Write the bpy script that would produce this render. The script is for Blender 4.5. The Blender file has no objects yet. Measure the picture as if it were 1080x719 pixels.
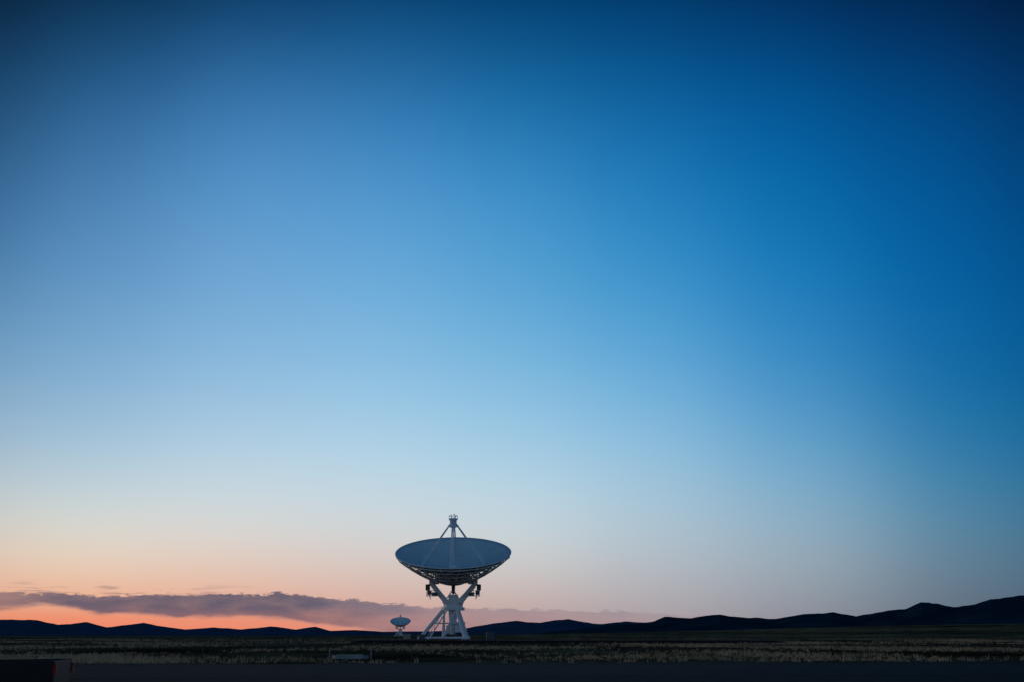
import bpy, bmesh, math, random
import numpy as np
from mathutils import Vector, Matrix, noise
random.seed(7)
scene=bpy.context.scene
scene.view_settings.view_transform='Standard'
scene.view_settings.look='None'
scene.view_settings.exposure=0
PITCH=math.atan((668-359.5)/1050.0)
FPX=1050.0
EYE=1.7
def dir2px(az,el):
    x=math.sin(az)*math.cos(el); y=math.cos(az)*math.cos(el); z=math.sin(el)
    c,s=math.cos(PITCH),math.sin(PITCH)
    f=y*c+z*s; u=-y*s+z*c
    return 540+FPX*x/f, 359.5-FPX*u/f
def lin(c):
    c=np.asarray(c,float)/255.0
    return np.where(c<=0.04045,c/12.92,((c+0.055)/1.055)**2.4)

# ---------- materials ----------
def mat(name,base,rough=0.6,metal=0.0,var=0.0,scale=3.0,emit=None,es=0.0,spec=None):
    m=bpy.data.materials.new(name); m.use_nodes=True
    nt=m.node_tree; b=nt.nodes['Principled BSDF']
    b.inputs['Roughness'].default_value=rough
    b.inputs['Metallic'].default_value=metal
    if spec is not None: b.inputs['Specular IOR Level'].default_value=spec
    if var>0:
        tc=nt.nodes.new('ShaderNodeTexCoord')
        n=nt.nodes.new('ShaderNodeTexNoise'); n.inputs['Scale'].default_value=scale; n.inputs['Detail'].default_value=6
        r=nt.nodes.new('ShaderNodeValToRGB')
        r.color_ramp.elements[0].position=0.3; r.color_ramp.elements[1].position=0.7
        r.color_ramp.elements[0].color=(*[c*(1-var) for c in base],1)
        r.color_ramp.elements[1].color=(*[min(1,c*(1+var)) for c in base],1)
        nt.links.new(tc.outputs['Object'],n.inputs['Vector'])
        nt.links.new(n.outputs['Fac'],r.inputs['Fac'])
        nt.links.new(r.outputs['Color'],b.inputs['Base Color'])
    else:
        b.inputs['Base Color'].default_value=(*base,1)
    if emit:
        b.inputs['Emission Color'].default_value=(*emit,1); b.inputs['Emission Strength'].default_value=es
    return m
M_white=mat('white_paint',(0.78,0.80,0.81),0.45,var=0.07,scale=0.6)
M_panel=mat('dish_panel_paint',(0.60,0.69,0.70),0.6,var=0.07,scale=0.35)
M_truss=mat('painted_steel_truss',(0.80,0.82,0.82),0.5,var=0.08,scale=1.0)
M_dark=mat('dark_machinery_and_shade',(0.07,0.08,0.09),0.6,var=0.2,scale=2)
M_conc=mat('concrete',(0.28,0.27,0.25),0.9,var=0.2,scale=2)
M_rail=mat('rusty_steel',(0.12,0.07,0.05),0.7,metal=0.3,var=0.3)
M_wood=mat('weathered_wood',(0.07,0.055,0.045),0.9,var=0.3,scale=6)

# ---------- mesh helpers ----------
def obj_from_bm(name,bm,m,parent=None,smooth=False):
    me=bpy.data.meshes.new(name); bm.to_mesh(me); bm.free()
    if smooth:
        for p in me.polygons: p.use_smooth=True
    ms=m if isinstance(m,(list,tuple)) else [m]
    for q in ms: me.materials.append(q)
    o=bpy.data.objects.new(name,me); scene.collection.objects.link(o)
    if parent: o.parent=parent
    return o
def tube(bm,a,b,r,seg=6,r2=None):
    a=Vector(a); b=Vector(b); d=b-a
    if d.length<1e-6: return
    q=d.to_track_quat('Z','Y').to_matrix().to_4x4()
    M=Matrix.Translation((a+b)/2)@q
    bmesh.ops.create_cone(bm,cap_ends=True,segments=seg,radius1=r,radius2=r if r2 is None else r2,depth=d.length,matrix=M)
def beam(bm,a,b,w,h,w2=None,h2=None):
    a=Vector(a); b=Vector(b); d=(b-a).normalized()
    up=Vector((0,0,1)) if abs(d.z)<0.95 else Vector((0,1,0))
    s=d.cross(up).normalized(); t=s.cross(d)
    w2=w if w2 is None else w2; h2=h if h2 is None else h2
    v=[]
    for p,ww,hh in((a,w,h),(b,w2,h2)):
        for i,j in((-1,-1),(1,-1),(1,1),(-1,1)):
            v.append(bm.verts.new(p+s*i*ww/2+t*j*hh/2))
    for f in((0,1,2,3),(7,6,5,4),(0,4,5,1),(1,5,6,2),(2,6,7,3),(3,7,4,0)):
        bm.faces.new([v[k] for k in f])
    bmesh.ops.recalc_face_normals(bm,faces=list(bm.faces))
def box(bm,c,s,rz=0,bev=0.0):
    M=Matrix.Translation(c)@Matrix.Rotation(rz,4,'Z')@Matrix.Diagonal((s[0],s[1],s[2],1))
    r=bmesh.ops.create_cube(bm,size=1,matrix=M)
    if bev>0:
        es=list({e for v in r['verts'] for e in v.link_edges})
        bmesh.ops.bevel(bm,geom=es,offset=bev,segments=2,affect='EDGES')
def empty(name,loc,rz=0):
    e=bpy.data.objects.new(name,None); e.location=loc; e.rotation_euler=(0,0,rz)
    e.empty_display_size=1; scene.collection.objects.link(e); return e

# ---------- radio telescope ----------
def telescope(name,loc,rz,tilt,lod=1):
    root=empty(name,loc,rz)
    EL=12.6
    a_rot=Matrix.Rotation(tilt,4,'X')  # leans toward -Y
    T=Matrix.Translation((0,0,EL))@a_rot
    R=12.5; F=9.0; OFF=2.2
    def para(r): return OFF+r*r/(4*F)
    bm=bmesh.new()
    nr=14; na=96
    rings=[]
    for i in range(nr+1):
        r=0.6+(R-0.6)*i/nr
        rings.append([bm.verts.new(T@Vector((r*math.cos(2*math.pi*k/na),r*math.sin(2*math.pi*k/na),para(r)))) for k in range(na)])
    for i in range(nr):
        for k in range(na):
            bm.faces.new((rings[i][k],rings[i][(k+1)%na],rings[i+1][(k+1)%na],rings[i+1][k]))
    o=obj_from_bm('reflector_dish',bm,M_panel,root,True)
    so=o.modifiers.new('t','SOLIDIFY'); so.thickness=0.12; so.offset=-1
    bm=bmesh.new()
    rg=[]
    for i in range(9):
        r=0.8+(R-0.35-0.8)*i/8
        rg.append([bm.verts.new(T@Vector((r*math.cos(2*math.pi*k/48),r*math.sin(2*math.pi*k/48),para(r)-0.15))) for k in range(48)])
    for i in range(8):
        for k in range(48): bm.faces.new((rg[i+1][k],rg[i+1][(k+1)%48],rg[i][(k+1)%48],rg[i][k]))
    obj_from_bm('panel_back_shade',bm,M_dark,root,True)  # dark sheet added as painted shade behind the light panels
    bm=bmesh.new()
    for k in range(na):
        p=[T@Vector((R*math.cos(2*math.pi*j/na),R*math.sin(2*math.pi*j/na),para(R)-0.02)) for j in (k,k+1)]
        tube(bm,p[0],p[1],0.13,5)
    obj_from_bm('rim_ring',bm,M_white,root)
    bm=bmesh.new()
    for rr in (3.2,5.6,8.0,10.3):
        for k in range(48):
            p=[T@Vector((rr*math.cos(2*math.pi*j/48),rr*math.sin(2*math.pi*j/48),para(rr)+0.0)) for j in (k,k+1)]
            tube(bm,p[0],p[1],0.02,4)
    obj_from_bm('panel_seams',bm,M_truss,root)
    bm=bmesh.new()
    nrib=20 if lod else 16
    rs=[4.0,5.8,7.6,9.4,11.0,12.35]
    def low(r):
        t=(r-4.0)/(12.35-4.0)
        return OFF-1.6+(para(12.35)-0.5-(OFF-1.6))*(t**1.3)
    def P(r,a,z): return T@Vector((r*math.cos(a),r*math.sin(a),z))
    for k in range(nrib):
        a=2*math.pi*(k+0.5)/nrib; a2=2*math.pi*(k+1.5)/nrib
        for i in range(len(rs)):
            tube(bm,P(rs[i],a,low(rs[i])),P(rs[i],a,para(rs[i])-0.12),0.075,5)
            if i<len(rs)-1:
                tube(bm,P(rs[i],a,low(rs[i])),P(rs[i+1],a,low(rs[i+1])),0.14,5)
                tube(bm,P(rs[i+1],a,low(rs[i+1])),P(rs[i],a,para(rs[i])-0.12),0.075,5)
                tube(bm,P(rs[i],a,para(rs[i])-0.14),P(rs[i+1],a,para(rs[i+1])-0.14),0.06,5)
            tube(bm,P(rs[i],a,low(rs[i])),P(rs[i],a2,low(rs[i])),0.10,5)
            if i<len(rs)-1:
                if (k+i)%2==0: tube(bm,P(rs[i],a,low(rs[i])),P(rs[i+1],a2,low(rs[i+1])),0.065,5)
                else: tube(bm,P(rs[i],a2,low(rs[i])),P(rs[i+1],a,low(rs[i+1])),0.065,5)
    obj_from_bm('backing_truss',bm,M_truss,root)
    bm=bmesh.new()
    tube(bm,T@Vector((0,0,OFF-1.55)),T@Vector((0,0,OFF-0.25)),3.9,28,r2=3.6)
    tube(bm,T@Vector((0,0,OFF-2.3)),T@Vector((0,0,OFF-1.55)),2.6,20,r2=3.3)
    obj_from_bm('hub',bm,M_dark,root)  # dark colour carries the shadow under the dish
    bm=bmesh.new()
    tube(bm,T@Vector((0,0,OFF)),T@Vector((0,0,OFF+1.5)),1.1,20,r2=0.9)
    for q in range(4):
        an=q*math.pi/2+0.4
        tube(bm,T@Vector((0.5*math.cos(an),0.5*math.sin(an),OFF+1.5)),T@Vector((0.5*math.cos(an),0.5*math.sin(an),OFF+2.1)),0.18,10,r2=0.32)
    obj_from_bm('feed_cabin',bm,M_white,root)
    bm=bmesh.new()
    top=OFF+10.6
    for q in range(4):
        an=q*math.pi/2
        c,s=math.cos(an),math.sin(an)
        rb=6.9
        foot=Vector((rb*c,rb*s,para(rb))); head=Vector((0.55*c,0.55*s,top))
        side=Vector((-s,c,0))
        w0,w1=0.38,0.22
        A0,A1=foot+side*w0,head+side*w1; B0,B1=foot-side*w0,head-side*w1
        tube(bm,T@A0,T@A1,0.11,6); tube(bm,T@B0,T@B1,0.11,6)
        inn=Vector((c,s,0))*0.4
        tube(bm,T@(foot+inn),T@(head+inn*0.4),0.09,6)
        n=12
        for i in range(n):
            t0=i/n;t1=(i+1)/n
            pa,pb=(A0.lerp(A1,t0),B0.lerp(B1,t1)) if i%2==0 else (B0.lerp(B1,t0),A0.lerp(A1,t1))
            tube(bm,T@pa,T@pb,0.05,4)
    obj_from_bm('quadrupod_legs',bm,M_white,root)
    bm=bmesh.new()
    tube(bm,T@Vector((0,0,top-0.9)),T@Vector((0,0,top-0.55)),0.35,20,r2=1.15)
    tube(bm,T@Vector((0,0,top-0.55)),T@Vector((0,0,top-0.35)),1.15,20)
    tube(bm,T@Vector((0,0,top-0.35)),T@Vector((0,0,top+0.9)),0.75,14)
    tube(bm,T@Vector((0,0,top+0.9)),T@Vector((0,0,top+1.05)),1.0,14)
    for q in range(6):
        an=q*math.pi/3
        tube(bm,T@Vector((0.9*math.cos(an),0.9*math.sin(an),top+1.0)),T@Vector((0.9*math.cos(an),0.9*math.sin(an),top+1.8)),0.06,5)
        an2=(q+1)*math.pi/3
        tube(bm,T@Vector((0.9*math.cos(an),0.9*math.sin(an),top+1.75)),T@Vector((0.9*math.cos(an2),0.9*math.sin(an2),top+1.75)),0.05,5)
    tube(bm,T@Vector((0.2,0,top+1.0)),T@Vector((0.2,0,top+2.2)),0.07,5)
    obj_from_bm('subreflector',bm,M_white,root)
    bm=bmesh.new()
    n=18; Rg=3.0
    for i in range(n):
        t0=math.radians(190+160*i/n); t1=math.radians(190+160*(i+1)/n)
        p0=T@Vector((0,Rg*math.cos(t0),Rg*math.sin(t0)+0.6)); p1=T@Vector((0,Rg*math.cos(t1),Rg*math.sin(t1)+0.6))
        beam(bm,p0,p1,0.5,0.35)
    for ang in (200,235,270,305,340):
        t0=math.radians(ang)
        tube(bm,T@Vector((0,0,0.6)),T@Vector((0,Rg*math.cos(t0),Rg*math.sin(t0)+0.6)),0.12,6)
    obj_from_bm('elevation_gear',bm,M_dark,root)
    bm=bmesh.new()
    for sx in(-1,1):
        beam(bm,(sx*1.5,0,8.3),(sx*4.5,0,11.9),1.9,1.1,1.3,1.0)
        box(bm,(sx*4.75,0,12.5),(1.0,1.6,1.5),bev=0.12)
        tube(bm,(sx*3.2,0,12.6),(sx*4.3,0,12.6),0.55,14)
        for sy in(-1,1):
            tube(bm,(sx*1.2,sy*2.2,8.6),(sx*4.5,sy*0.6,12.2),0.17,8)
        tube(bm,(sx*1.4,-1.6,8.9),(-sx*0.2,-1.6,11.2),0.12,6)
    box(bm,(0,0,8.4),(4.4,4.2,0.8),bev=0.1)
    box(bm,(0,0.2,9.3),(2.0,2.4,1.2),bev=0.1)
    tube(bm,(0,0,7.2),(0,0,8.0),2.1,24)
    obj_from_bm('yoke',bm,M_white,root)
    bm=bmesh.new()
    for sx in(-1,1):
        box(bm,(sx*5.55,-0.3,11.4),(0.9,1.3,1.3),bev=0.1)
        box(bm,(sx*5.2,0.6,10.3),(0.8,0.9,0.9),bev=0.08)
        tube(bm,(sx*3.4,-1.1,10.0),(sx*4.6,-1.1,10.0),0.35,10)
        tube(bm,(sx*5.4,-0.6,10.8),(sx*4.9,-0.7,8.9),0.09,6)
    obj_from_bm('drive_motors',bm,M_dark,root)
    bm=bmesh.new()
    for sx in(-1,1):
        box(bm,(sx*4.3,-0.2,9.62),(3.0,2.6,0.1))
        for px,py in((2.9,-1.45),(4.3,-1.45),(5.7,-1.45),(5.7,-0.2),(5.7,1.05),(4.3,1.05),(2.9,1.05)):
            tube(bm,(sx*px,py,9.65),(sx*px,py,10.75),0.035,4)
        for z in(10.2,10.75):
            tube(bm,(sx*2.9,-1.45,z),(sx*5.7,-1.45,z),0.03,4)
            tube(bm,(sx*5.7,-1.45,z),(sx*5.7,1.05,z),0.03,4)
            tube(bm,(sx*5.7,1.05,z),(sx*2.9,1.05,z),0.03,4)
    obj_from_bm('platform_railing',bm,M_truss,root)
    bm=bmesh.new()
    feet=[]; heads=[]
    for ang in(180,-62,62):
        t=math.radians(ang); Rf=6.9
        feet.append(Vector((Rf*math.cos(t)*(1 if ang==180 else 0.9),Rf*math.sin(t),0.9)))
        heads.append(Vector((1.9*math.cos(t),1.9*math.sin(t),6.9)))
    for f,h in zip(feet,heads): tube(bm,f,h,0.38,14,r2=0.45)
    for i in range(3):
        j=(i+1)%3
        tube(bm,feet[i],feet[j],0.2,10)
        tube(bm,heads[i],heads[j],0.3,10)
        mid=(feet[i]+feet[j])/2
        tube(bm,mid,heads[i],0.18,8); tube(bm,mid,heads[j],0.18,8)
        q1=feet[i].lerp(heads[i],0.5); q2=feet[j].lerp(heads[j],0.5)
        tube(bm,q1,q2,0.14,8)
        box(bm,feet[i]+Vector((0,0,0.0)),(1.3,1.3,0.5),bev=0.05)
    tube(bm,(0,0,6.6),(0,0,7.2),2.5,24)
    tube(bm,(0,0,1.6),(0,0,6.6),0.6,16,r2=1.0)
    obj_from_bm('pedestal',bm,M_white,root)
    bm=bmesh.new()
    box(bm,(1.6,-1.2,3.1),(2.1,2.1,2.2),bev=0.06)
    box(bm,(-0.6,0.9,2.6),(1.7,1.9,1.8),bev=0.06)
    obj_from_bm('equipment_room',bm,M_white,root)
    bm=bmesh.new()
    for s in(-0.35,0.35):
        beam(bm,(-5.2,-2.4+s,0.2),(-0.9,-2.4+s,6.9),0.06,0.22)
        tube(bm,(-5.2,-2.4+s,1.2),(-0.9,-2.4+s,7.9),0.035,4)
    for i in range(22):
        t=i/21; box(bm,(-5.2+4.3*t,-2.4,0.2+6.7*t),(0.24,0.68,0.04))
    for i in range(7):
        t=i/6
        for s in(-0.35,0.35): tube(bm,(-5.2+4.3*t,-2.4+s,0.2+6.7*t),(-5.2+4.3*t,-2.4+s,1.2+6.7*t),0.03,4)
    obj_from_bm('stair',bm,M_truss,root)
    bm=bmesh.new()
    for f in feet:
        tube(bm,(f.x,f.y,-0.4),(f.x,f.y,0.65),0.95,16,r2=0.8)
    obj_from_bm('concrete_piers',bm,M_conc,root)
    return root
TX=-12.75
telescope('radio_telescope',(TX,223,0),0,math.radians(19.6))
telescope('radio_telescope',(-136.9,1270,-1.8),math.radians(4),math.radians(22),0)

# ---------- ground ----------
def gz(x,y):
    r=math.hypot(x,y)
    z=0.0
    if r>120:
        z+=noise.noise(Vector((x/90,y/90,0)))*0.18*min(1,(r-120)/100)
    rise=max(0,min(1,(r-500)/4500)); rise=rise*rise*(3-2*rise)
    az=math.atan2(x,y)
    k=max(0,min(1,(az+0.05)/0.55)); k=k*k*(3-2*k)
    k2=max(0,min(1,(0.08-az)/0.3)); k2=k2*k2*(3-2*k2)
    z+=rise*(k*42-k2*16)
    return z
bm=bmesh.new()
radii=[0,6,12,20,28,36,46,58,72,90,110,135,165,200,240,290,350,420,500,600,720,860,1030,1240,1500,1800,2200,2700,3300,4000,4900,6000,7500,9500,12000,16000,22000,32000]
NA=180
c0=bm.verts.new((0,0,0)); prev=None
for r in radii[1:]:
    cur=[bm.verts.new((r*math.sin(2*math.pi*k/NA),r*math.cos(2*math.pi*k/NA),gz(r*math.sin(2*math.pi*k/NA),r*math.cos(2*math.pi*k/NA)))) for k in range(NA)]
    for k in range(NA):
        if prev is None: bm.faces.new((c0,cur[(k+1)%NA],cur[k]))
        else: bm.faces.new((prev[k],prev[(k+1)%NA],cur[(k+1)%NA],cur[k]))
    prev=cur
bmesh.ops.recalc_face_normals(bm,faces=list(bm.faces))
if sum(f.normal.z for f in bm.faces)<0: bmesh.ops.reverse_faces(bm,faces=list(bm.faces))
mg=bpy.data.materials.new('dry_grassland'); mg.use_nodes=True
nt=mg.node_tree; b=nt.nodes['Principled BSDF']; b.inputs['Roughness'].default_value=1.0; b.inputs['Specular IOR Level'].default_value=0.0
geo=nt.nodes.new('ShaderNodeNewGeometry')
def nz(scale,vec,detail=6,rough=0.6):
    mp=nt.nodes.new('ShaderNodeMapping'); mp.inputs['Scale'].default_value=vec
    nt.links.new(geo.outputs['Position'],mp.inputs['Vector'])
    n=nt.nodes.new('ShaderNodeTexNoise'); n.inputs['Scale'].default_value=scale; n.inputs['Detail'].default_value=detail; n.inputs['Roughness'].default_value=rough
    nt.links.new(mp.outputs[0],n.inputs['Vector']); return n
def ramp(src,stops):
    r=nt.nodes.new('ShaderNodeValToRGB'); cr=r.color_ramp
    while len(cr.elements)<len(stops): cr.elements.new(0.5)
    for e,(p,c) in zip(cr.elements,stops): e.position=p; e.color=(*c,1)
    nt.links.new(src,r.inputs['Fac']); return r
n1=nz(0.03,(1,0.45,1),8,0.7); n2=nz(0.9,(1,1,1),5,0.7); n3=nz(0.0022,(1,0.6,1),6,0.6)
r1=ramp(n1.outputs['Fac'],[(0.40,(0.055,0.034,0.021)),(0.5,(0.19,0.115,0.062)),(0.58,(0.42,0.265,0.145))])
r2=ramp(n2.outputs['Fac'],[(0.35,(0.5,0.5,0.5)),(0.7,(1.25,1.2,1.1))])
r3=ramp(n3.outputs['Fac'],[(0.42,(0.5,0.52,0.55)),(0.58,(1.4,1.3,1.1))])
def mul(a,b_):
    m=nt.nodes.new('ShaderNodeMix'); m.data_type='RGBA'; m.blend_type='MULTIPLY'; m.inputs['Factor'].default_value=1
    nt.links.new(a,m.inputs['A']); nt.links.new(b_,m.inputs['B']); return m.outputs['Result']
nt.links.new(mul(mul(r1.outputs[0],r2.outputs[0]),r3.outputs[0]),b.inputs['Base Color'])
bp=nt.nodes.new('ShaderNodeBump'); bp.inputs['Strength'].default_value=0.6; bp.inputs['Distance'].default_value=0.3
nt.links.new(n2.outputs['Fac'],bp.inputs['Height']); nt.links.new(bp.outputs[0],b.inputs['Normal'])
obj_from_bm('ground',bm,mg,None,True)

# ---------- road ----------
RA=math.radians(6)
def roadpt(s,w,z):
    c=Vector((0,53,0)); d=Vector((math.cos(RA),math.sin(RA),0)); n=Vector((-math.sin(RA),math.cos(RA),0))
    p=c+d*s+n*w; return Vector((p.x,p.y,z))
def strip(bm,w0,w1,z,s0=-400,s1=400,n=80,jit=0):
    for i in range(n):
        a=s0+(s1-s0)*i/n; b_=s0+(s1-s0)*(i+1)/n
        ja=jit*noise.noise(Vector((a/9,0,5))) ; jb=jit*noise.noise(Vector((b_/9,0,5)))
        bm.faces.new([bm.verts.new(roadpt(*q)) for q in((a,w0,z),(b_,w0,z),(b_,w1+jb,z),(a,w1+ja,z))])
M_asph=mat('asphalt',(0.022,0.020,0.022),0.95,var=0.4,scale=0.8,spec=0.05)
M_grav=mat('gravel',(0.022,0.017,0.015),0.95,var=0.45,scale=1.5,spec=0.04)
M_line=mat('road_paint',(0.10,0.08,0.08),0.8,var=0.4,scale=2,spec=0.1)
road=empty('asphalt_road',(0,0,0))
bm=bmesh.new(); strip(bm,-24,11.5,0.012,n=400,jit=4); obj_from_bm('gravel_shoulder',bm,M_grav,road)
bm=bmesh.new(); strip(bm,-9,4.5,0.018); obj_from_bm('carriageway',bm,M_asph,road)
bm=bmesh.new(); strip(bm,4.0,4.12,0.023); strip(bm,-8.6,-8.48,0.023)
for k in range(-30,30): strip(bm,-2.3,-2.18,0.023,k*12,k*12+3,1)
obj_from_bm('lane_markings',bm,M_line,road)

# ---------- hills ----------
def hills(name,prof,r0,r1,m,seed,rough=0.16,base=-5,nseg=1400,hk=1.0):
    xs=[p[0] for p in prof]; ys=[p[1] for p in prof]
    azs=[math.atan((x-540)/1094.5) for x in xs]
    hs=[max(0,(668-y)/1140.0)*hk for y in ys]
    bm=bmesh.new(); NT=22; grid=[]
    a0,a1=azs[0],azs[-1]
    for i in range(nseg+1):
        az=a0+(a1-a0)*i/nseg
        h=float(np.interp(az,azs,hs))
        col=[]
        for j in range(NT+1):
            t=j/NT; r=r0+(r1-r0)*t
            sh=math.sin(math.pi*min(1,t/0.62)/2)**1.4 if t<0.62 else math.cos(math.pi*(t-0.62)/0.38/2)
            x,y=r*math.sin(az),r*math.cos(az)
            f=noise.fractal(Vector((x/700+seed,y/700,seed)),1.0,2.1,6)
            f2=1-abs(noise.fractal(Vector((x/1300+seed,y/2600,3.1)),0.9,2.0,5))*2
            z=h*(r0+(r1-r0)*0.62)*sh*(1+rough*f+0.12*(f2-0.6))+base+EYE
            col.append(bm.verts.new((x,y,max(z,base) if 0<j<NT else base-40)))
        grid.append(col)
    for i in range(nseg):
        for j in range(NT):
            bm.faces.new((grid[i][j],grid[i+1][j],grid[i+1][j+1],grid[i][j+1]))
    bmesh.ops.recalc_face_normals(bm,faces=list(bm.faces))
    if sum(f.normal.z for f in bm.faces)<0: bmesh.ops.reverse_faces(bm,faces=list(bm.faces))
    return obj_from_bm(name,bm,m,None,True)
M_hfar=mat('hazy_hillside',(0.034,0.065,0.11),1.0,var=0.15,scale=0.002,spec=0.0)  # distance haze put into the base colour as lighter blue
M_hnear=mat('hazy_scrub_hillside',(0.015,0.034,0.050),1.0,var=0.35,scale=0.004,spec=0.0)  # navy tint is painted aerial haze over the scrub
left=[(-900,640),(-500,645),(-200,652),(-60,657),(0,655),(35,655),(60,659),(90,656),(112,661),(150,657),(168,660),(195,663),(225,661),(255,663),(285,660),(312,663),(332,660),(348,664),(372,663),(405,665),(470,664),(495,661),(520,657),(545,655),(570,656),(600,653),(625,657),(660,655),(700,657),(800,660),(900,664)]
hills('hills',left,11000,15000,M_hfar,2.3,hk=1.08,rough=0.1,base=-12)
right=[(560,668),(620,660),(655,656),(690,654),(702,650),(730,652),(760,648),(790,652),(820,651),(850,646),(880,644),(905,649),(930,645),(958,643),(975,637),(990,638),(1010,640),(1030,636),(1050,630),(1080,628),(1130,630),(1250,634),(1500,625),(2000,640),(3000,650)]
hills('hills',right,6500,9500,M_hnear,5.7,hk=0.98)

# ---------- grass (one object) ----------
def blades(name,N,ymin,ymax,hmin,hmax,cols,nb=5,excl=None,power=1.0):
    V=[];F=[];MI=[]
    cnt=0
    while cnt<N:
        y=ymin+(ymax-ymin)*random.random()**power
        x=(random.random()*2-1)*(0.62*y+8)
        n=noise.noise(Vector((x/22,y/34,1.7)))+0.5*noise.noise(Vector((x/6,y/9,4)))
        if random.random()>0.35+n*1.5: continue
        rp=(Vector((x,y,0))-Vector((0,53,0))).dot(Vector((-math.sin(RA),math.cos(RA),0)))
        if rp<9.8+random.random()*3.5: continue
        if excl and excl(x,y): continue
        cnt+=1
        h=hmin+(hmax-hmin)*random.random()**2
        z=gz(x,y)-0.02
        mi=0 if random.random()<0.6+n else 1
        for q in range(nb):
            an=random.random()*math.pi*2; sp=h*0.6*random.random()
            bx,by=x+random.uniform(-.15,.15),y+random.uniform(-.15,.15)
            w=0.025+0.03*random.random()
            ca,sa=math.cos(an),math.sin(an)
            i=len(V)
            V+= [(bx-sa*w,by+ca*w,z),(bx+sa*w,by-ca*w,z),(bx+ca*sp,by+sa*sp,z+h*random.uniform(.6,1))]
            F.append((i,i+1,i+2)); MI.append(mi)
    me=bpy.data.meshes.new(name); me.from_pydata(V,[],F)
    for c in cols: me.materials.append(c)
    me.polygons.foreach_set('material_index',MI); me.update()
    o=bpy.data.objects.new(name,me); scene.collection.objects.link(o); return o
G1=mat('straw_grass',(0.50,0.32,0.18),0.9,var=0.35,scale=0.1,spec=0.1)
G2=mat('dark_sage_grass',(0.11,0.08,0.05),0.9,var=0.3,scale=0.3,spec=0.1)
blades('grass',36000,62,360,0.12,0.42,[G1,G2],5,lambda x,y:(x-TX)**2+((y-223)*.8)**2<60,1.2)

# ---------- shrubs (one mass) ----------
V=[];F=[]
def shrub(x,y,h):
    z=gz(x,y)
    for q in range(70):
        d=Vector((random.gauss(0,1),random.gauss(0,1),abs(random.gauss(0,0.8)))).normalized()*random.random()**0.4
        c=Vector((x+d.x*h*0.8,y+d.y*h*0.8,z+0.05*h+d.z*h*0.85)); s=h*0.13
        i=len(V)
        for k in range(3): V.append(tuple(c+Vector((random.uniform(-s,s),random.uniform(-s,s),random.uniform(-s,s)))))
        F.append((i,i+1,i+2))
k=0
while k<420:
    y=78+ (620-78)*random.random()**0.9
    x=(random.random()*2-1)*0.6*y
    if y<80+0.1*x: continue
    if (x-TX)**2+(y-223)**2<144: continue
    if noise.noise(Vector((x/40,y/60,9)))+random.random()*0.5<0.2: continue
    k+=1
    shrub(x,y,random.uniform(0.3,0.8)*(1 if y<250 else 1.4))
for _ in range(30): shrub(random.uniform(4,70),random.uniform(226,262),random.uniform(0.8,1.8))
for _ in range(10): shrub(random.uniform(-60,-24),random.uniform(226,262),random.uniform(0.6,1.3))
me=bpy.data.meshes.new('sagebrush'); me.from_pydata(V,[],F); me.materials.append(mat('sagebrush_leaf',(0.045,0.045,0.035),0.9,var=0.3,scale=1))
o=bpy.data.objects.new('sagebrush',me); scene.collection.objects.link(o)

# ---------- railway spur serving the telescope ----------
rt=empty('railway_track',(0,0,0))
YT=205; X0,X1=-30,52
bm=bmesh.new()
y0,y1,z=YT-3.6,YT+3.6,0.4
v=[bm.verts.new(p) for p in((X0-3,y0-1.6,-0.3),(X1+3,y0-1.6,-0.3),(X1,y0,z),(X0,y0,z),(X1,y1,z),(X0,y1,z),(X1+3,y1+1.6,-0.3),(X0-3,y1+1.6,-0.3))]
for f in((0,1,2,3),(3,2,4,5),(5,4,6,7),(0,3,5,7),(1,6,4,2)): bm.faces.new([v[i] for i in f])
obj_from_bm('ballast_bed',bm,M_grav,rt)
bm=bmesh.new()
for yy in(YT-2.6,YT-1.1,YT+1.1,YT+2.6): box(bm,((X0+X1)/2,yy,0.6),(X1-X0,0.08,0.16))
obj_from_bm('rails',bm,M_rail,rt)
bm=bmesh.new()
for i in range(int((X1-X0)/0.8)):
    for yy in(YT-1.85,YT+1.85): box(bm,(X0+0.5+i*0.8,yy,0.46),(0.24,2.5,0.12))
obj_from_bm('sleepers',bm,M_wood,rt)

# ---------- wire fence along the verge ----------
fence=empty('wire_fence',(0,0,0))
bm=bmesh.new(); bw=bmesh.new()
prevp=None
for k in range(-30,31):
    p=roadpt(k*5+random.uniform(-.3,.3),24,0)
    tube(bm,p+Vector((0,0,-0.2)),p+Vector((random.uniform(-.05,.05),0,random.uniform(0.9,1.1))),0.035,6)
    if prevp:
        for z in(0.35,0.7,0.88): tube(bw,prevp+Vector((0,0,z)),p+Vector((0,0,z)),0.004,3)
    prevp=p
obj_from_bm('posts',bm,M_wood,fence); obj_from_bm('wires',bw,M_rail,fence)

# ---------- drain culvert with marker posts beside the road ----------
cu=empty('concrete_culvert',(-11.5,74,0),RA)
bm=bmesh.new()
box(bm,(0,0,0.14),(1.9,0.3,0.34),bev=0.03); box(bm,(-1.05,0.35,0.1),(0.22,0.9,0.28),rz=0.4,bev=0.02); box(bm,(1.05,0.35,0.1),(0.22,0.9,0.28),rz=-0.4,bev=0.02)
obj_from_bm('headwall',bm,M_conc,cu)
bm=bmesh.new()
for x in(-1.4,1.5): tube(bm,(x,-0.2,-0.1),(x,-0.2,0.75),0.04,8); box(bm,(x,-0.245,0.66),(0.09,0.012,0.14))
obj_from_bm('marker_posts',bm,M_conc,cu)

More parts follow.
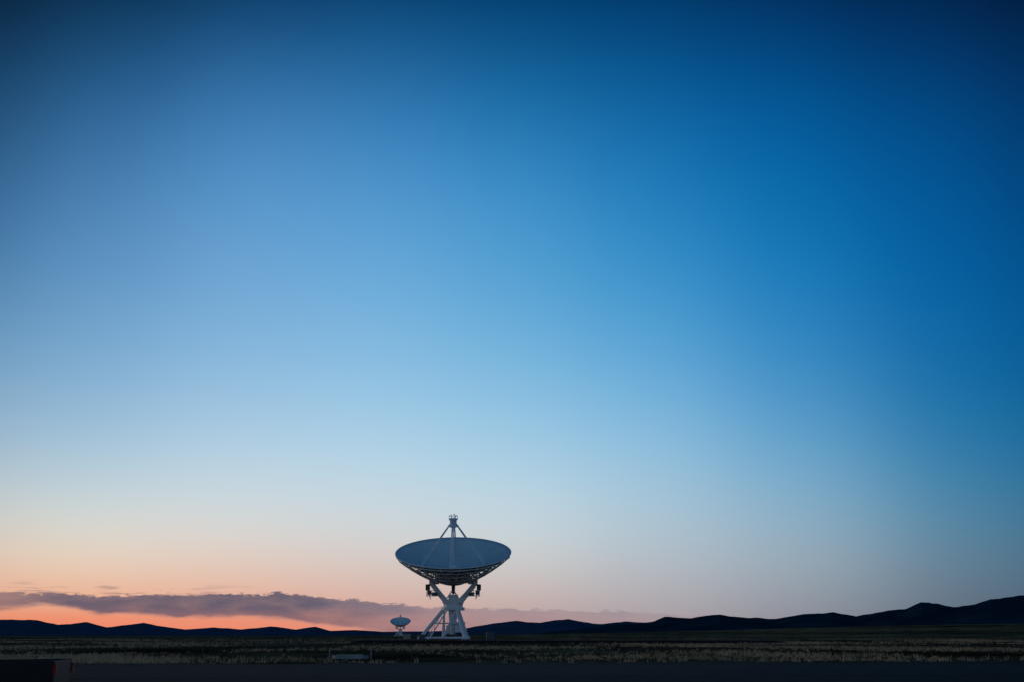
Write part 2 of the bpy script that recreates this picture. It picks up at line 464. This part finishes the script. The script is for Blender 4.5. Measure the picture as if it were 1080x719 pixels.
# ---------- site cabinets ----------
def cabinet(name,x,y,w,h,d,m):
    e=empty(name,(x,y,gz(x,y)),0.2)
    bm=bmesh.new(); box(bm,(0,0,h/2+0.15),(w,d,h),bev=0.03); box(bm,(0,0,h+0.19),(w+0.12,d+0.12,0.08)); obj_from_bm('case',bm,m,e)
    bm=bmesh.new(); box(bm,(0,0,0.05),(w+0.4,d+0.4,0.2)); obj_from_bm('plinth',bm,M_conc,e)
    bm=bmesh.new(); box(bm,(-w*0.24,-d/2-0.02,h/2+0.15),(w*0.44,0.03,h*0.86)); box(bm,(w*0.24,-d/2-0.02,h/2+0.15),(w*0.44,0.03,h*0.86)); obj_from_bm('doors',bm,m,e)
cabinet('utility_cabinet',-22.0,218,1.4,1.5,1.0,M_conc)
cabinet('utility_cabinet',-4.5,214,1.6,1.9,0.9,M_dark)
cabinet('utility_cabinet',-18.6,214,1.2,1.4,0.9,M_dark)

# ---------- pickup truck at the road side ----------
M_car=mat('dark_car_paint',(0.008,0.008,0.010),0.5,spec=0.25)
M_glass=mat('tinted_glass',(0.01,0.012,0.015),0.1)
M_tyre=mat('tyre_rubber',(0.02,0.02,0.02),0.9)
M_tail=mat('tail_lamp',(0.35,0.012,0.012),0.4,spec=0.2)
M_chr=mat('bumper_steel',(0.05,0.05,0.05),0.5,metal=0.5)
tk=empty('pickup_truck',(-12.6,22.6,0.0),math.radians(12))
def prism(bm,pts,y0,y1):
    a=[bm.verts.new((x,y0,z)) for x,z in pts]; b_=[bm.verts.new((x,y1,z)) for x,z in pts]
    bm.faces.new(a); bm.faces.new(b_[::-1])
    n=len(pts)
    for i in range(n): bm.faces.new((a[i],b_[i],b_[(i+1)%n],a[(i+1)%n]))
bm=bmesh.new()
prism(bm,[(-2.75,0.45),(-2.8,0.8),(-2.65,1.0),(-1.3,1.12),(0.75,1.14),(0.75,0.42),(-1.2,0.4)],-0.95,0.95)
prism(bm,[(-1.35,1.12),(-0.75,1.72),(-0.3,1.8),(0.5,1.8),(0.72,1.72),(0.78,1.13)],-0.82,0.82)
prism(bm,[(0.8,0.42),(0.8,1.14),(2.72,1.16),(2.75,0.5)],-0.95,-0.86)
prism(bm,[(0.8,0.42),(0.8,1.14),(2.72,1.16),(2.75,0.5)],0.86,0.95)
box(bm,(1.76,0,0.62),(1.9,1.72,0.08)); box(bm,(2.7,0,0.83),(0.08,1.72,0.62))
bmesh.ops.recalc_face_normals(bm,faces=list(bm.faces))
bmesh.ops.bevel(bm,geom=list(bm.edges),offset=0.025,segments=2,affect='EDGES')
obj_from_bm('body',bm,M_car,tk)
bm=bmesh.new()
for s in(-1,1):
    prism(bm,[(-1.15,1.17),(-0.68,1.66),(-0.35,1.72),(-0.35,1.17)],s*0.825,s*0.835)
    prism(bm,[(-0.27,1.17),(-0.27,1.73),(0.45,1.73),(0.6,1.66),(0.66,1.17)],s*0.825,s*0.835)
bmesh.ops.recalc_face_normals(bm,faces=list(bm.faces)); obj_from_bm('side_windows',bm,M_glass,tk)
bm=bmesh.new()
for wx in(-1.85,1.75):
    for s in(-1,1): tube(bm,(wx,s*0.74,0.38),(wx,s*0.985,0.38),0.38,24)
obj_from_bm('wheels',bm,M_tyre,tk)
bm=bmesh.new()
for s in(-1,1): box(bm,(2.735,s*0.88,0.97),(0.07,0.13,0.24),bev=0.02)
obj_from_bm('tail_lamps',bm,M_tail,tk)
bm=bmesh.new(); box(bm,(2.86,0,0.5),(0.16,1.8,0.16),bev=0.03); box(bm,(-2.88,0,0.5),(0.14,1.8,0.2),bev=0.03); obj_from_bm('bumpers',bm,M_chr,tk)

# ---------- world: dusk sky as a function of direction ----------
xs=[0,100,300,540,800,950,1080]
rows={  # upper corners carry lens darkening put into the sky colours
0:[(6,34,60),(10,48,82),(14,68,114),(3,66,115),(0,53,102),(0,40,84),(0,28,62)],
50:[(12,52,88),(20,72,114),(34,94,146),(12,87,141),(0,68,126),(0,55,108),(0,41,86)],
100:[(24,70,110),(38,92,140),(56,118,174),(24,107,164),(0,86,148),(0,70,128),(0,54,106)],
200:[(50,102,150),(72,127,176),(88,150,203),(62,141,198),(8,109,173),(0,90,154),(0,69,128)],
300:[(80,134,180),(100,152,197),(113,169,214),(89,163,211),(34,129,190),(2,104,168),(0,83,144)],
400:[(120,164,199),(136,178,210),(146,190,222),(130,185,221),(78,150,203),(24,116,173),(0,93,150)],
480:[(160,187,205),(171,197,215),(180,205,224),(166,203,225),(118,172,207),(62,134,179),(22,104,152)],
540:[(200,206,206),(206,212,213),(208,217,221),(194,212,222),(149,182,205),(98,147,178),(48,110,147)],
580:[(223,207,188),(227,213,196),(222,215,209),(204,209,211),(164,182,194),(114,146,168),(70,112,138)],
610:[(230,193,164),(233,200,172),(226,202,186),(206,197,192),(168,173,179),(121,140,154),(79,104,126)],
640:[(226,164,136),(232,170,140),(220,172,154),(192,170,167),(155,157,165),(115,127,141),(75,94,113)],
668:[(215,122,94),(234,130,95),(224,134,108),(182,147,144),(140,138,151),(104,113,129),(68,84,103)]}
P=[];C=[]
for y,cs in rows.items():
    for x,c in zip(xs,cs): P.append((x/1000,y/1000)); C.append(c)
P=np.array(P);C=np.array(C,float)
def tk_(d): return np.where(d>1e-9,d*d*np.log(d+1e-12),0)
n=len(P); D=np.linalg.norm(P[:,None]-P[None],axis=2)
K=tk_(D)+np.eye(n)*0.004
Q=np.hstack([np.ones((n,1)),P])
A=np.block([[K,Q],[Q.T,np.zeros((3,3))]])
W=np.linalg.solve(A,np.vstack([C,np.zeros((3,3))]))
def skycol(az,el):
    px,py=dir2px(az,el)
    px=min(max(px,-60),1140)/1000; py=min(max(py,-60),668)/1000
    d=np.linalg.norm(P-np.array([px,py]),axis=1)
    c=tk_(d)@W[:n]+W[n]+W[n+1]*px+W[n+2]*py
    return lin(np.clip(c,0,250))
w=bpy.data.worlds.new('World'); scene.world=w; w.use_nodes=True
nt=w.node_tree; nt.nodes.clear()
L=nt.links.new
def MN(op,a=None,b_=None,c=None,clamp=False):
    m=nt.nodes.new('ShaderNodeMath'); m.operation=op; m.use_clamp=clamp
    for i,v in enumerate((a,b_,c)):
        if v is None: continue
        if isinstance(v,(int,float)): m.inputs[i].default_value=v
        else: L(v,m.inputs[i])
    return m.outputs[0]
tc=nt.nodes.new('ShaderNodeTexCoord'); sp=nt.nodes.new('ShaderNodeSeparateXYZ'); L(tc.outputs['Generated'],sp.inputs[0])
AZ=MN('MULTIPLY',MN('ARCTAN2',sp.outputs[0],sp.outputs[1]),180/math.pi)
EL=MN('MULTIPLY',MN('ARCSINE',sp.outputs[2]),180/math.pi)
azc=MN('MAXIMUM',MN('MINIMUM',AZ,36.0),-36.0)
elf=MN('DIVIDE',EL,40.0,clamp=True)
els=[0,0.6,1.2,1.8,2.5,3.2,4,5,6,7.2,8.5,10,11.5,13,15,17,19,21,23,25,27,29,31,33,35,37.5,40]
cols=[-32,-24,-16,-8,0,8,16,24,32]; sig=5.6
acc=None; wsum=None
def elramp(fn):
    r=nt.nodes.new('ShaderNodeValToRGB'); cr=r.color_ramp; cr.interpolation='LINEAR'
    while len(cr.elements)<len(els): cr.elements.new(1.0)
    for e,el in zip(cr.elements,els): e.position=el/40.0
    for e,el in zip(cr.elements,els): e.color=(*[float(v) for v in fn(el)],1)
    L(elf,r.inputs[0]); return r.outputs[0]
for a in cols:
    col=elramp(lambda el:skycol(math.radians(a),math.radians(el)))
    d=MN('DIVIDE',MN('SUBTRACT',azc,float(a)),sig)
    wt=MN('EXPONENT',MN('MULTIPLY',MN('MULTIPLY',d,d),-1.0))
    vm=nt.nodes.new('ShaderNodeVectorMath'); vm.operation='SCALE'; L(col,vm.inputs[0]); L(wt,vm.inputs['Scale'])
    if acc is None: acc=vm.outputs[0]; wsum=wt
    else:
        ad=nt.nodes.new('ShaderNodeVectorMath'); ad.operation='ADD'; L(acc,ad.inputs[0]); L(vm.outputs[0],ad.inputs[1]); acc=ad.outputs[0]
        wsum=MN('ADD',wsum,wt)
nd=nt.nodes.new('ShaderNodeVectorMath'); nd.operation='SCALE'; L(acc,nd.inputs[0]); L(MN('DIVIDE',1.0,wsum),nd.inputs['Scale'])
skyv=nd.outputs[0]
def back(el):  # unseen sky behind the camera, low band brightened to light the telescope front
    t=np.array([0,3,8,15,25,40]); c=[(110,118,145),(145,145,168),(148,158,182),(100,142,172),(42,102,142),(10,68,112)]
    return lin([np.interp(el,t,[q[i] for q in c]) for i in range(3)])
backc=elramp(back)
def mixc(f,a,b_):
    m=nt.nodes.new('ShaderNodeMix'); m.data_type='RGBA'
    if isinstance(f,float): m.inputs['Factor'].default_value=f
    else: L(f,m.inputs['Factor'])
    for v,k in((a,'A'),(b_,'B')):
        if isinstance(v,tuple): m.inputs[k].default_value=(*v,1)
        else: L(v,m.inputs[k])
    return m.outputs['Result']
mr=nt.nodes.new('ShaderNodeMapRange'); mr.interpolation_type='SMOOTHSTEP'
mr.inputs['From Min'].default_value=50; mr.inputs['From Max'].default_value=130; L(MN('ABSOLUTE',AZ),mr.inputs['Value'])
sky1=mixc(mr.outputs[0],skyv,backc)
# clouds low in the west: x, top, bottom, density
cl=[(-300,630,642,.6),(0,628,643,.75),(40,629,640,.9),(100,630,647,.95),(200,628,650,.97),(300,626,652,.97),(345,630,658,.93),(400,635,665,.85),(450,639,668,.72),(520,641,668,.62),(650,644,668,.45),(740,649,668,0.2),(900,655,668,0)]
def azramp(fn):
    r=nt.nodes.new('ShaderNodeValToRGB'); cr=r.color_ramp
    while len(cr.elements)<len(cl): cr.elements.new(1.0)
    for e,q in zip(cr.elements,cl): e.position=(math.degrees(math.atan((q[0]-540)/1094.5))+45)/90
    for e,q in zip(cr.elements,cl): v=fn(q); e.color=(v,v,v,1)
    L(MN('DIVIDE',MN('ADD',AZ,45.0),90.0,clamp=True),r.inputs[0]); return r.outputs[0]
eld=lambda y: math.degrees(math.atan((668-y)/1140))
topr=MN('MULTIPLY',azramp(lambda q:eld(q[1])/4),4.0)
botr=MN('MULTIPLY',azramp(lambda q:eld(q[2])/4),4.0)
alr=azramp(lambda q:q[3])
cx=nt.nodes.new('ShaderNodeCombineXYZ'); L(MN('MULTIPLY',AZ,0.55),cx.inputs[0]); L(MN('MULTIPLY',EL,2.0),cx.inputs[1])
def wn(scale,detail,rough):
    q=nt.nodes.new('ShaderNodeTexNoise'); q.inputs['Scale'].default_value=scale; q.inputs['Detail'].default_value=detail; q.inputs['Roughness'].default_value=rough
    L(cx.outputs[0],q.inputs['Vector']); return MN('SUBTRACT',q.outputs['Fac'],0.5)
na_=wn(2.2,8,0.68); nb_=wn(0.7,5,0.55)
elt=MN('ADD',EL,MN('MULTIPLY',na_,0.9))
elb=MN('ADD',EL,MN('MULTIPLY',nb_,0.7))
def ss(v,lo,hi):
    m=nt.nodes.new('ShaderNodeMapRange'); m.interpolation_type='SMOOTHSTEP'; m.inputs['From Min'].default_value=lo; m.inputs['From Max'].default_value=hi; L(v,m.inputs['Value']); return m.outputs[0]
ma=ss(MN('SUBTRACT',topr,elt),-0.04,0.07)
mb=ss(MN('SUBTRACT',elb,botr),-0.18,0.16)
mask=MN('MULTIPLY',MN('MULTIPLY',MN('MULTIPLY',ma,mb),alr),ss(MN('ABSOLUTE',AZ),60,45))
mask=MN('MULTIPLY',mask,MN('ADD',1.0,MN('MULTIPLY',nb_,0.7)),clamp=True)
# grey-purple upper deck on the left, thinning to mauve haze toward the centre
lc=mixc(ss(elb,0.6,1.6),tuple(float(v) for v in lin((146,108,112))),tuple(float(v) for v in lin((98,92,110))))
rc=mixc(ss(elb,0.5,1.9),tuple(float(v) for v in lin((155,124,132))),tuple(float(v) for v in lin((128,124,142))))
cloudc=mixc(ss(AZ,-13,0),lc,rc)
sky2=mixc(mask,sky1,cloudc)
cx2=nt.nodes.new('ShaderNodeCombineXYZ'); L(MN('MULTIPLY',AZ,0.35),cx2.inputs[0]); L(MN('MULTIPLY',EL,3.5),cx2.inputs[1])
q=nt.nodes.new('ShaderNodeTexNoise'); q.inputs['Scale'].default_value=1.1; q.inputs['Detail'].default_value=5; L(cx2.outputs[0],q.inputs['Vector'])
wm=MN('MULTIPLY',MN('MULTIPLY',ss(q.outputs['Fac'],0.50,0.62),MN('MULTIPLY',ss(EL,1.5,1.8),ss(EL,2.7,2.1))),MN('MULTIPLY',ss(AZ,-10,-22),ss(AZ,-60,-40)))
sky2=mixc(MN('MULTIPLY',wm,0.7),sky2,tuple(float(v) for v in lin((125,108,118))))
gm=MN('MULTIPLY',MN('MULTIPLY',ss(EL,1.5,0.5),ss(AZ,-5,-13)),ss(AZ,-32,-24))
sky2=mixc(MN('MULTIPLY',MN('MULTIPLY',gm,0.5),MN('SUBTRACT',1.0,mask)),sky2,tuple(float(v) for v in lin((238,128,98))))
sky3=mixc(ss(EL,-1.0,-0.2),(0.02,0.018,0.02),sky2)
bg=nt.nodes.new('ShaderNodeBackground'); L(sky3,bg.inputs[0]); bg.inputs[1].default_value=1.0
ns=nt.nodes.new('ShaderNodeTexSky'); ns.sky_type='NISHITA'; ns.sun_disc=False; ns.sun_elevation=math.radians(0.5); ns.sun_rotation=math.radians(-28)
bg2=nt.nodes.new('ShaderNodeBackground'); L(ns.outputs[0],bg2.inputs[0]); bg2.inputs[1].default_value=0.002
ads=nt.nodes.new('ShaderNodeAddShader'); L(bg.outputs[0],ads.inputs[0]); L(bg2.outputs[0],ads.inputs[1])
out=nt.nodes.new('ShaderNodeOutputWorld'); L(ads.outputs[0],out.inputs[0])

# ---------- last afterglow as a weak soft sun, low at the left ----------
sl=bpy.data.lights.new('sun','SUN'); sl.energy=0.2; sl.angle=math.radians(12); sl.color=(1.0,0.82,0.68)
so=bpy.data.objects.new('sun',sl); scene.collection.objects.link(so)
d=Vector((-math.sin(math.radians(70)),math.cos(math.radians(70)),math.tan(math.radians(4))))
so.rotation_euler=d.to_track_quat('Z','Y').to_euler()

# ---------- camera ----------
cam=bpy.data.cameras.new('camera'); cam.lens=35; cam.sensor_width=36; cam.clip_end=60000; cam.clip_start=0.1
co=bpy.data.objects.new('camera',cam); scene.collection.objects.link(co)
co.location=(0,0,EYE); co.rotation_euler=(math.pi/2+PITCH,0,0)
scene.camera=co
